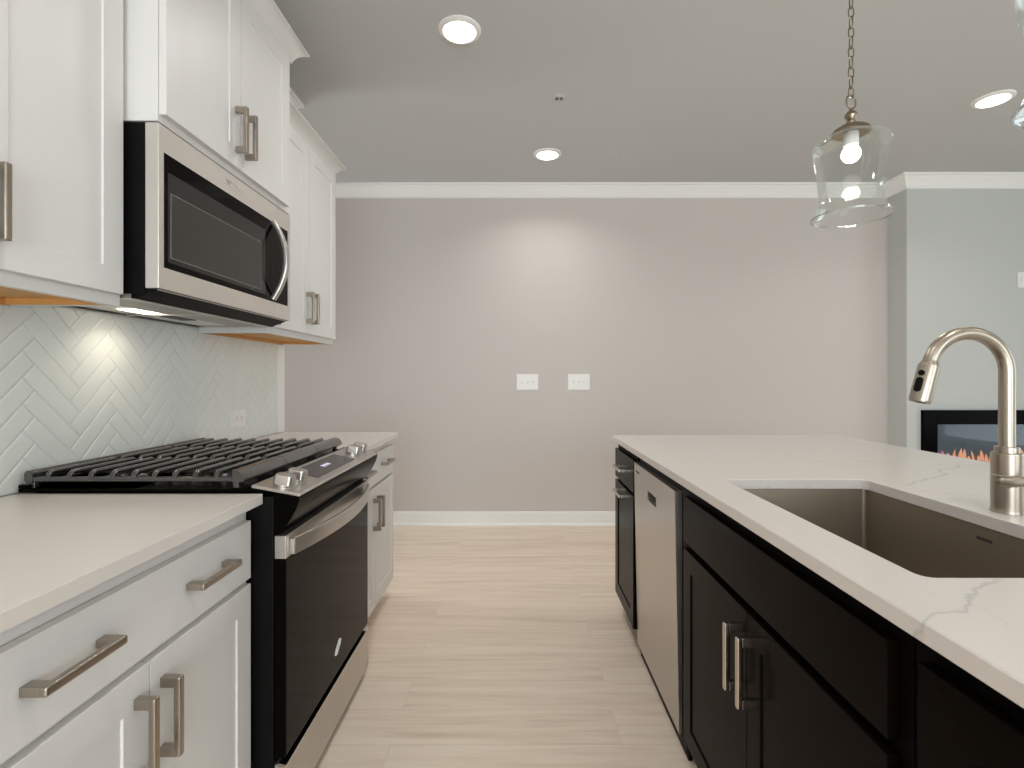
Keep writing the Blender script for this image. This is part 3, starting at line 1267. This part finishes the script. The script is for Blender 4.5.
def dishwasher():
    y0, y1 = 1.622, 2.256
    t = thing('dishwasher', (.84, (y0 + y1) / 2, 0), 'stainless dishwasher built into the dark island', 'dishwasher')
    bm = bmesh.new()
    box(bm, .541, 1.130, y0 + .006, y1 - .006, .02, .872, .003)
    finish('tub', bm, M['blk'], t)
    bx('toe_kick', M['blk'], t, .545, .560, y0 + .006, y1 - .006, 0, .02)
    # door: leans in a little towards its foot, pocket grip cut into the face
    a, b = 1.674, 2.254
    zb, zt = .052, .848
    p0, p1, q0, q1 = 1.905, 2.030, .735, .772

    def X(z):
        return .5155 + (zt - z) / (zt - zb) * .015
    bm = bmesh.new()
    ys, zs = [a, p0, p1, b], [zb, q0, q1, zt]
    vv = {(i, j): bm.verts.new((X(zs[j]), ys[i], zs[j])) for i in range(4) for j in range(4)}
    for i in range(3):
        for j in range(3):
            if (i, j) != (1, 1):
                bm.faces.new([vv[i, j], vv[i + 1, j], vv[i + 1, j + 1], vv[i, j + 1]])
    ring = [vv[1, 1], vv[2, 1], vv[2, 2], vv[1, 2]]
    inner = [bm.verts.new(v.co + Vector((.022, 0, 0))) for v in ring]
    for i in range(4):
        bm.faces.new([ring[i], ring[(i + 1) % 4], inner[(i + 1) % 4], inner[i]])
    bm.faces.new(inner)
    per = [vv[0, 0], vv[1, 0], vv[2, 0], vv[3, 0], vv[3, 1], vv[3, 2], vv[3, 3], vv[2, 3], vv[1, 3], vv[0, 3], vv[0, 2], vv[0, 1]]
    back = [bm.verts.new((.5395, v.co.y, v.co.z)) for v in per]
    for i in range(12):
        bm.faces.new([per[i], per[(i + 1) % 12], back[(i + 1) % 12], back[i]])
    bm.faces.new(back)
    d = finish('door', bm, M['ss_v'], t, angle=30)
    bm = bmesh.new()
    box(bm, X(.74) + .003, X(.74) + .0215, p0 + .002, p1 - .002, q0 + .012, q1 - .001)
    finish('pocket_grip', bm, M['blk'], d)
    mt = Matrix(((0, 0, -1, X(.815) - .0003), (-1, 0, 0, 2.190), (0, 1, 0, .815), (0, 0, 0, 1)))
    text('lettering', 'Whirlpool', .014, M['slot'], d, mt)


dishwasher()


def rr_loop(x0, x1, y0, y1, r, n=6):
    w, h = x1 - x0, y1 - y0
    return [((x0 + x1) / 2 + a, (y0 + y1) / 2 + b) for a, b in rrect(w, h, r, n)]


SX0, SX1, SY0, SY1 = .618, 1.040, .7785, 1.531


def island_top():
    bm = bmesh.new()
    outer = rr_loop(.5053, 1.700, .190, 2.726, .004, 2)
    inner = rr_loop(SX0, SX1, SY0, SY1, .022, 6)
    z1, z0, e = .914, .8862, .0022

    def ring(loop, z):
        vs = [bm.verts.new((x, y, z)) for x, y in loop]
        es = [bm.edges.new((vs[i], vs[(i + 1) % len(vs)])) for i in range(len(vs))]
        return vs, es

    def shrink(loop, d):
        cx = sum(p[0] for p in loop) / len(loop)
        cy = sum(p[1] for p in loop) / len(loop)
        return [(x + (d if x < cx else -d), y + (d if y < cy else -d)) for x, y in loop]
    ot, oe = ring(shrink(outer, e), z1)
    it, ie = ring(shrink(inner, -e * .6), z1)
    bmesh.ops.triangle_fill(bm, edges=oe + ie, use_beauty=True, normal=(0, 0, 1))
    om = [bm.verts.new((x, y, z1 - e)) for x, y in outer]
    ob = [bm.verts.new((x, y, z0 + e)) for x, y in outer]
    im = [bm.verts.new((x, y, z1 - e * .6)) for x, y in inner]
    b2, be = ring(shrink(outer, e), z0)
    i2, i2e = ring(inner, z0)
    bmesh.ops.triangle_fill(bm, edges=be + i2e, use_beauty=True, normal=(0, 0, -1))

    def strip(A, B):
        n = len(A)
        for i in range(n):
            bm.faces.new([A[i], A[(i + 1) % n], B[(i + 1) % n], B[i]])
    strip(ot, om)
    strip(om, ob)
    strip(ob, b2)
    strip(it, im)
    strip(im, i2)
    tag(finish('island_countertop', bm, M['island'], None, angle=0), 'large white quartz island worktop with faint grey veins and a sink cutout', 'countertop')


island_top()


def sink():
    bm = bmesh.new()
    g = .004
    top = rr_loop(SX0 - g, SX1 + g, SY0 - g, SY1 + g, .010, 6)
    flange = rr_loop(SX0 - .022, SX1 + .022, SY0 - .022, SY1 + .022, .030, 6)
    bot = rr_loop(SX0 + .002, SX1 - .002, SY0 + .002, SY1 - .002, .010, 6)
    bot2 = rr_loop(SX0 + .016, SX1 - .016, SY0 + .016, SY1 - .016, .024, 6)
    zt, zb = .8845, .660

    def R(loop, z):
        return [bm.verts.new((x, y, z)) for x, y in loop]
    rings = [R(flange, zt), R(top, zt), R(bot, zb + .014), R(bot2, zb)]
    und = [R(flange, zt - .0015), R([(x + (-.0015 if x < .83 else .0015), y + (-.0015 if y < 1.15 else .0015)) for x, y in top], zt - .0015),
           R([(x + (-.0015 if x < .83 else .0015), y + (-.0015 if y < 1.15 else .0015)) for x, y in bot], zb + .013), R(bot2, zb - .0015)]
    n = len(top)
    for rr in (rings, und):
        for i in range(3):
            for j in range(n):
                bm.faces.new([rr[i][j], rr[i][(j + 1) % n], rr[i + 1][(j + 1) % n], rr[i + 1][j]])
        bm.faces.new(rr[-1])
    for j in range(n):
        bm.faces.new([rings[0][j], rings[0][(j + 1) % n], und[0][(j + 1) % n], und[0][j]])
    t = thing('kitchen_sink', (.829, 1.155, .6585), 'deep stainless undermount sink set in the island worktop', 'sink')
    finish('bowl', bm, M['ss_sink'], t, angle=40)
    bm = bmesh.new()
    lathe(bm, [(.045, zb + .001), (.045, zb + .003), (.038, zb + .004), (.034, zb + .001), (.0, zb + .0006)], (.829, 1.155, 0), 32, cap=False)
    finish('drain', bm, M['chrome'], t)
    # stamped maker's plate on the back wall of the bowl
    bx('stamped_mark', M['slot'], t, SX1 + .0018, SX1 + .0036, 1.124, 1.161, .853, .860)


sink()


def faucet():
    fx, fy = 1.110, 1.160
    t = thing('kitchen_faucet', (fx, fy, .914), 'brushed nickel pull-down gooseneck faucet standing behind the island sink', 'faucet')
    bm = bmesh.new()
    lathe(bm, [(.0295, .9142), (.0295, .918), (.0285, .920), (.0285, 1.045), (.0275, 1.048), (.0225, 1.049), (.0225, 1.060), (.0215, 1.062), (.010, 1.062)], (fx, fy, 0), 40)
    finish('base', bm, M['nickel'], t, angle=30)
    R = .0885
    cx, cz = fx - R, 1.2305
    pts = [(fx, fy, 1.058), (fx, fy, 1.10), (fx, fy, 1.15), (fx, fy, 1.20)]
    end = math.radians(165)
    for i in range(29):
        q = end * i / 28
        pts.append((cx + R * math.cos(q), fy, cz + R * math.sin(q)))
    bm = bmesh.new()
    tube(bm, pts, .0150, 24)
    finish('spout', bm, M['nickel'], t, angle=40)
    ex, ez = pts[-1][0], pts[-1][2]
    dx, dz = -math.sin(end), math.cos(end)
    zax = Vector((dx, 0, dz)).normalized()
    yax = Vector((0, 1, 0))
    xax = yax.cross(zax)
    mt = Matrix(((xax.x, 0, zax.x, ex), (xax.y, 1, zax.y, fy), (xax.z, 0, zax.z, ez), (0, 0, 0, 1)))
    bm = bmesh.new()
    lathe(bm, [(.0145, -.004), (.0160, .000), (.0180, .004), (.0208, .009), (.0215, .088), (.0200, .0935), (.0155, .094), (.013, .090), (.0, .090)], None, 32, mt, cap=False)
    hd = finish('spray_head', bm, M['nickel'], t, angle=30)
    # two black rubber buttons on the side facing the camera
    btn = 66.0
    for (u, l, w) in ((.030, .013, .013), (.057, .034, .015)):
        bm = bmesh.new()
        tb = bmesh.new()
        pr = rrect(w, l, w / 2 - .0004, 6)
        sweep(tb, [(0, -.0170, u), (0, -.0222, u), (0, -.0232, u)], pr, up=(0, 0, 1), scales=[1, 1, .85])
        merge(bm, tb, mt @ Matrix.Rotation(math.radians(btn), 4, 'Z'))
        finish('button', bm, M['blk'], hd)
    # side lever: short horizontal stem on the base, blade rising to the right
    bm = bmesh.new()
    ang = math.radians(228)
    u = Vector((math.cos(ang), math.sin(ang), 0))
    w = Vector((-u.y, u.x, 0))
    c = Vector((fx, fy, .986))
    sweep(bm, [c + u * .022, c + u * .036, c + u * .040], circ(.0125, 20), scales=[1, 1, .86])
    up = Vector((0, 0, 1))
    bl = [c + u * .036 - w * .018 - up * .001, c + u * .037 - w * .010, c + u * .038 + w * .014 + up * .003, c + u * .036 + w * .060 + up * .010, c + u * .030 + w * .105 + up * .018]
    sweep(bm, bl, rrect(.020, .020, .007, 4), up=(0, 0, 1), scales=[.35, 1.0, 1.1, .8, .6])
    finish('lever', bm, M['nickel'], t, angle=40)
    bm = bmesh.new()
    lathe(bm, [(.0284, .9975), (.0288, .9980), (.0288, .9990), (.0284, .9995)], (fx, fy, 0), 40)
    finish('collar_ring', bm, M['chrome'], t)


faucet()


# ------------------------------------------------------------------ plates on the walls
def plate_x(name, x, y, z, label, cat):
    """horizontal duplex outlet on the tile, facing +X"""
    t = thing(name, (x, y, z), label, cat)
    bx('cover_plate', M['plate'], t, x, x + .006, y - .060, y + .060, z - .040, z + .040, bev=.0025)
    for k in (-1, 1):
        bm = bmesh.new()
        box(bm, x + .004, x + .0075, y + k * .019 - .0135, y + k * .019 + .0135, z - .0165, z + .0165, .002)
        s = finish('socket', bm, M['plate'], t)
        bm = bmesh.new()
        for q in (-1, 1):
            box(bm, x + .0070, x + .0078, y + k * .019 + q * .0055 - .0009, y + k * .019 + q * .0055 + .0009, z - .001, z + .008)
        lathe(bm, [(.0022, 0), (.0022, .0008)], None, 10, Matrix.Translation((x + .007, y + k * .019, z - .008)) @ Matrix.Rotation(PI / 2, 4, 'Y'))
        finish('slots', bm, M['slot'], s)


plate_x('wall_outlet', TF + .0003, 2.415, 1.027, 'white horizontal wall outlet on the pale herringbone tile', 'outlet')


def switch_plate(xc, zc, ups, label, group):
    y = FAR
    t = thing('switch_plate', (xc, y, zc), label, 'switch', group)
    w, h = .090, .066
    bx('cover_plate', M['plate'], t, xc - w, xc + w, y - .006, y - .0003, zc - h, zc + h, bev=.0025)
    for i in range(3):
        x = xc + (i - 1) * .046
        bm = bmesh.new()
        box(bm, x - .0055, x + .0055, y - .0075, y - .004, zc - .013, zc + .013, .001)
        s = -1 if ups[i] else 1
        prism(bm, [(y - .006, zc - .006), (y - .006, zc + .006), (y - .017, zc - s * .012 + .004), (y - .017, zc - s * .012 - .004)], 'x', x - .004, x + .004, .001)
        finish('toggle', bm, M['slot'] if not ups[i] and False else M['plate'], t)
    return t


switch_plate(.087, 1.185, (False, False, True), 'white three-gang switch plate on the far wall, left of the two', 'switch plates on the far wall')
switch_plate(.512, 1.185, (True, True, False), 'white three-gang switch plate on the far wall, right of the two', 'switch plates on the far wall')

t = thing('outlet_box', (4.03, BY, 1.985), 'recessed white outlet box on the chimney wall, high above the fireplace', 'outlet')
bm = bmesh.new()
x0, x1, z0, z1, f = 3.938, 4.122, 1.928, 2.052, .016
for (a, b, c, d) in ((x0, x0 + f, z0, z1), (x1 - f, x1, z0, z1), (x0 + f, x1 - f, z0, z0 + f), (x0 + f, x1 - f, z1 - f, z1)):
    box(bm, a, b, BY - .008, BY - .0003, c, d, .002)
finish('frame', bm, M['plate'], t)
bx('back_plate', M['plate'], t, x0 + f, x1 - f, BY - .002, BY - .0003, z0 + f, z1 - f)
for k in (0, 1):
    xx = x0 + .052 + k * .080
    bx('socket', M['plate'], t, xx - .020, xx + .020, BY - .0045, BY - .002, 1.965, 2.015, bev=.001)


# ------------------------------------------------------------------ fireplace
def fireplace():
    x0, x1, z0, z1 = 3.180, 4.720, .430, .966
    f = .112
    yf = BY - .030
    t = thing('electric_fireplace', ((x0 + x1) / 2, BY, z0), 'black framed electric fireplace with orange and pink flames on the right wall', 'fireplace')
    bm = bmesh.new()
    for (a, b, c, d) in ((x0, x0 + f, z0, z1), (x1 - f, x1, z0, z1), (x0 + f, x1 - f, z0, z0 + f), (x0 + f, x1 - f, z1 - f, z1)):
        box(bm, a, b, yf, BY - .0005, c, d, .003)
    box(bm, x0 + f + .001, x1 - f - .001, yf - .002, yf + .004, z1 - .078, z1 - .074)
    finish('frame', bm, M['gloss'], t)
    bm = bmesh.new()
    box(bm, x0 + f - .01, x1 - f + .01, BY - .0045, BY - .0005, z0 + f - .01, z1 - f + .01)
    finish('firebox_back', bm, M['fireback'], t)
    bm = bmesh.new()
    for i in range(130):
        q = random.uniform(x0 + f + .01, x1 - f - .01)
        r = random.uniform(.006, .013)
        tb = bmesh.new()
        bmesh.ops.create_icosphere(tb, subdivisions=1, radius=r)
        for v in tb.verts:
            v.co.z *= .8
        merge(bm, tb, Matrix.Translation((q, BY - .015, z0 + f + random.uniform(.004, .018))))
    tag(finish('ember_bed', bm, M['ember'], t, angle=0), kind='stuff')
    bm = bmesh.new()
    x = x0 + f + .015
    while x < x1 - f - .015:
        hgt = random.uniform(.05, .115)
        w = random.uniform(.010, .024)
        lean = random.uniform(-.02, .02)
        base = z0 + f + .012
        pts, sc = [], []
        for i in range(8):
            q = i / 7
            pts.append((x + lean * q * q, BY - .012, base + hgt * q))
            sc.append(max(.02, (1 - q) ** .8 * (.75 + .9 * q)))
        sweep(bm, pts, [(w * math.cos(a * PI / 4), .004 * math.sin(a * PI / 4)) for a in range(8)], up=(0, 1, 0), scales=sc)
        x += random.uniform(.020, .042)
    tag(finish('flames', bm, M['flame'], t, angle=60), kind='stuff')
    bm = bmesh.new()
    box(bm, x0 + f - .004, x1 - f + .004, BY - .026, BY - .022, z0 + f - .004, z1 - f + .004)
    finish('glass_front', bm, M['fireglass'], t)


fireplace()


# ------------------------------------------------------------------ lights on the ceiling
def can_light(x, y, label, watts=CAN_W):
    t = thing('recessed_light', (x, y, CEIL), label, 'ceiling light', 'round recessed ceiling lights')
    bm = bmesh.new()
    lathe(bm, [(.097, CEIL - .0006), (.097, CEIL - .004), (.090, CEIL - .010), (.076, CEIL - .013), (.074, CEIL - .010), (.074, CEIL - .0006)], (x, y, 0), 40, cap=False)
    finish('trim_ring', bm, M['plate'], t)
    bm = bmesh.new()
    lathe(bm, [(.0742, CEIL - .0010), (.0742, CEIL - .0095), (.05, CEIL - .012), (.0, CEIL - .013)], (x, y, 0), 40, cap=False)
    finish('lens', bm, M['lens'], t)
    area_light('recessed_light_lamp', (x, y, CEIL - .016), (0, 0, 0), .145, .145, watts, (1.0, .965, .94), 'DISK', math.radians(140))


can_light(*CANS[0], 'glowing recessed ceiling light nearest the wall cabinets')
can_light(*CANS[1], 'glowing recessed ceiling light closest to the far wall', 4.7)
can_light(*CANS[2], 'glowing recessed ceiling light at right, behind the glass pendants')
can_light(-.268, .55, 'added unseen recessed ceiling light above the camera, over the aisle by the near cabinets', 5.6)  # this and the following cans are unseen, added to brighten the floor
can_light(.22, -1.35, 'added unseen recessed ceiling light behind the camera, nearest the left window bay')
can_light(2.77, .45, 'added unseen recessed ceiling light over the living area, beyond the open side of the island')
can_light(3.6, -1.5, 'added unseen recessed ceiling light behind the camera, nearest the right window bay')


def sprinkler(x, y, r, label, dark):
    t = thing('sprinkler_cap', (x, y, CEIL), label, 'sprinkler', 'sprinkler heads in the ceiling')
    bm = bmesh.new()
    lathe(bm, [(r, CEIL - .0004), (r, CEIL - .003), (r * .85, CEIL - .006), (r * .55, CEIL - .007), (.0, CEIL - .007)], (x, y, 0), 32, cap=False)
    finish('escutcheon', bm, M['ceil'], t)
    if dark:
        bm = bmesh.new()
        for k in (-1, 1):
            lathe(bm, [(r * .26, CEIL - .0065), (r * .24, CEIL - .014), (.0, CEIL - .0145)], (x + k * r * .34, y, 0), 16, cap=False)
        finish('nozzle', bm, M['nozzle'], t)


sprinkler(.238, 2.896, .038, 'small ceiling sprinkler with dark nozzle between the two recessed lights', True)
sprinkler(.706, 3.642, .030, 'small flat white sprinkler cap right of the recessed light by the far wall', False)


# ------------------------------------------------------------------ pendants
def pendant(px, py, label):
    t = thing('pendant_lamp', (px, py, CEIL), label, 'pendant lamp', 'clear glass pendants over the island')
    zr = 1.751                                   # rim
    bm = bmesh.new()
    lathe(bm, [(.062, CEIL - .0005), (.062, CEIL - .008), (.050, CEIL - .018), (.018, CEIL - .026), (.008, CEIL - .040), (.0, CEIL - .040)], (px, py, 0), 32, cap=False)
    finish('canopy', bm, M['bronze'], t)
    # chain of oval links
    bm = bmesh.new()
    z = CEIL - .036
    k = 0
    ll = .040
    while z - ll > zr + .385:
        ay, ax = (.0085, 0) if k % 2 else (0, .0085)
        pts = []
        for i in range(16):
            q = 2 * PI * i / 16
            s, c = math.sin(q), math.cos(q)
            zz = z - ll / 2 + (ll / 2) * (abs(c) ** .8) * (1 if c > 0 else -1)
            pts.append((px + ax * s, py + ay * s, zz))
        sweep(bm, pts, circ(.0021, 7), close=True)
        z -= ll - .0070
        k += 1
    tag(finish('chain', bm, M['bronze'], t), kind='stuff')
    bm = bmesh.new()
    zl = z + .0055
    R = (zl - (zr + .352)) / 2
    pts = [(px + R * .85 * math.sin(2 * PI * i / 24), py + .3 * R * math.sin(2 * PI * i / 24), zl - R + R * math.cos(2 * PI * i / 24)) for i in range(24)]
    sweep(bm, pts, circ(.0026, 8), close=True)
    finish('loop', bm, M['bronze'], t)
    bm = bmesh.new()
    lathe(bm, [(.0, zr + .356), (.006, zr + .354), (.006, zr + .346), (.012, zr + .343), (.018, zr + .334), (.0185, zr + .328), (.013, zr + .317), (.010, zr + .314),
               (.014, zr + .310), (.013, zr + .302), (.020, zr + .299), (.040, zr + .292), (.053, zr + .283), (.058, zr + .272), (.056, zr + .270), (.0, zr + .276)], (px, py, 0), 36, cap=False)
    finish('cap', bm, M['bronze'], t, angle=40)
    bm = bmesh.new()
    lathe(bm, [(.022, zr + .274), (.022, zr + .232), (.019, zr + .228), (.0, zr + .228)], (px, py, 0), 24, cap=False)
    finish('socket', bm, M['plate'], t)
    bm = bmesh.new()
    prof = [(.013, zr + .230), (.014, zr + .228)]
    for i in range(13):
        q = math.radians(38 + (180 - 38) * i / 12)
        prof.append((.028 * math.sin(q), zr + .204 + .028 * math.cos(q)))
    lathe(bm, prof, (px, py, 0), 24, cap=False)
    finish('bulb', bm, M['bulb'], t)
    # bell-shaped clear shade, open below
    bm = bmesh.new()
    out = [(.050, .270), (.075, .261), (.096, .252), (.108, .244), (.1120, .236), (.1115, .226), (.108, .195), (.103, .160), (.0975, .118), (.0940, .082), (.0930, .060), (.0955, .038), (.103, .016), (.1135, .002), (.1165, -.001)]
    th = .0028
    inn = [(r - th, z) for r, z in out]
    prof = [(r, zr + z) for r, z in out] + [(.1165, zr - .004), (.1135, zr - .004)] + [(r, zr + z) for r, z in inn[::-1]]
    lathe(bm, prof, (px, py, 0), 56, cap=False)
    gs = finish('glass_shade', bm, M['glass'], t, angle=60)
    bm = bmesh.new()
    sweep(bm, [(px + .1160 * math.cos(2 * PI * i / 64), py + .1160 * math.sin(2 * PI * i / 64), zr - .004) for i in range(64)], circ(.0026, 8), close=True)
    finish('rim', bm, M['glass_edge'], gs)
    d = bpy.data.lights.new('pendant_lamp_light', 'POINT')
    d.energy = 3.5
    d.color = (1.0, .93, .84)
    d.shadow_soft_size = .03
    o = bpy.data.objects.new('pendant_lamp_light', d)
    COL.objects.link(o)
    o.location = (px, py, zr + .150)


pendant(1.100, 1.686, 'clear bell glass pendant lamp hanging whole in view over the island')
pendant(1.100, .972, 'clear glass pendant lamp cut off by the top right corner of the photo')
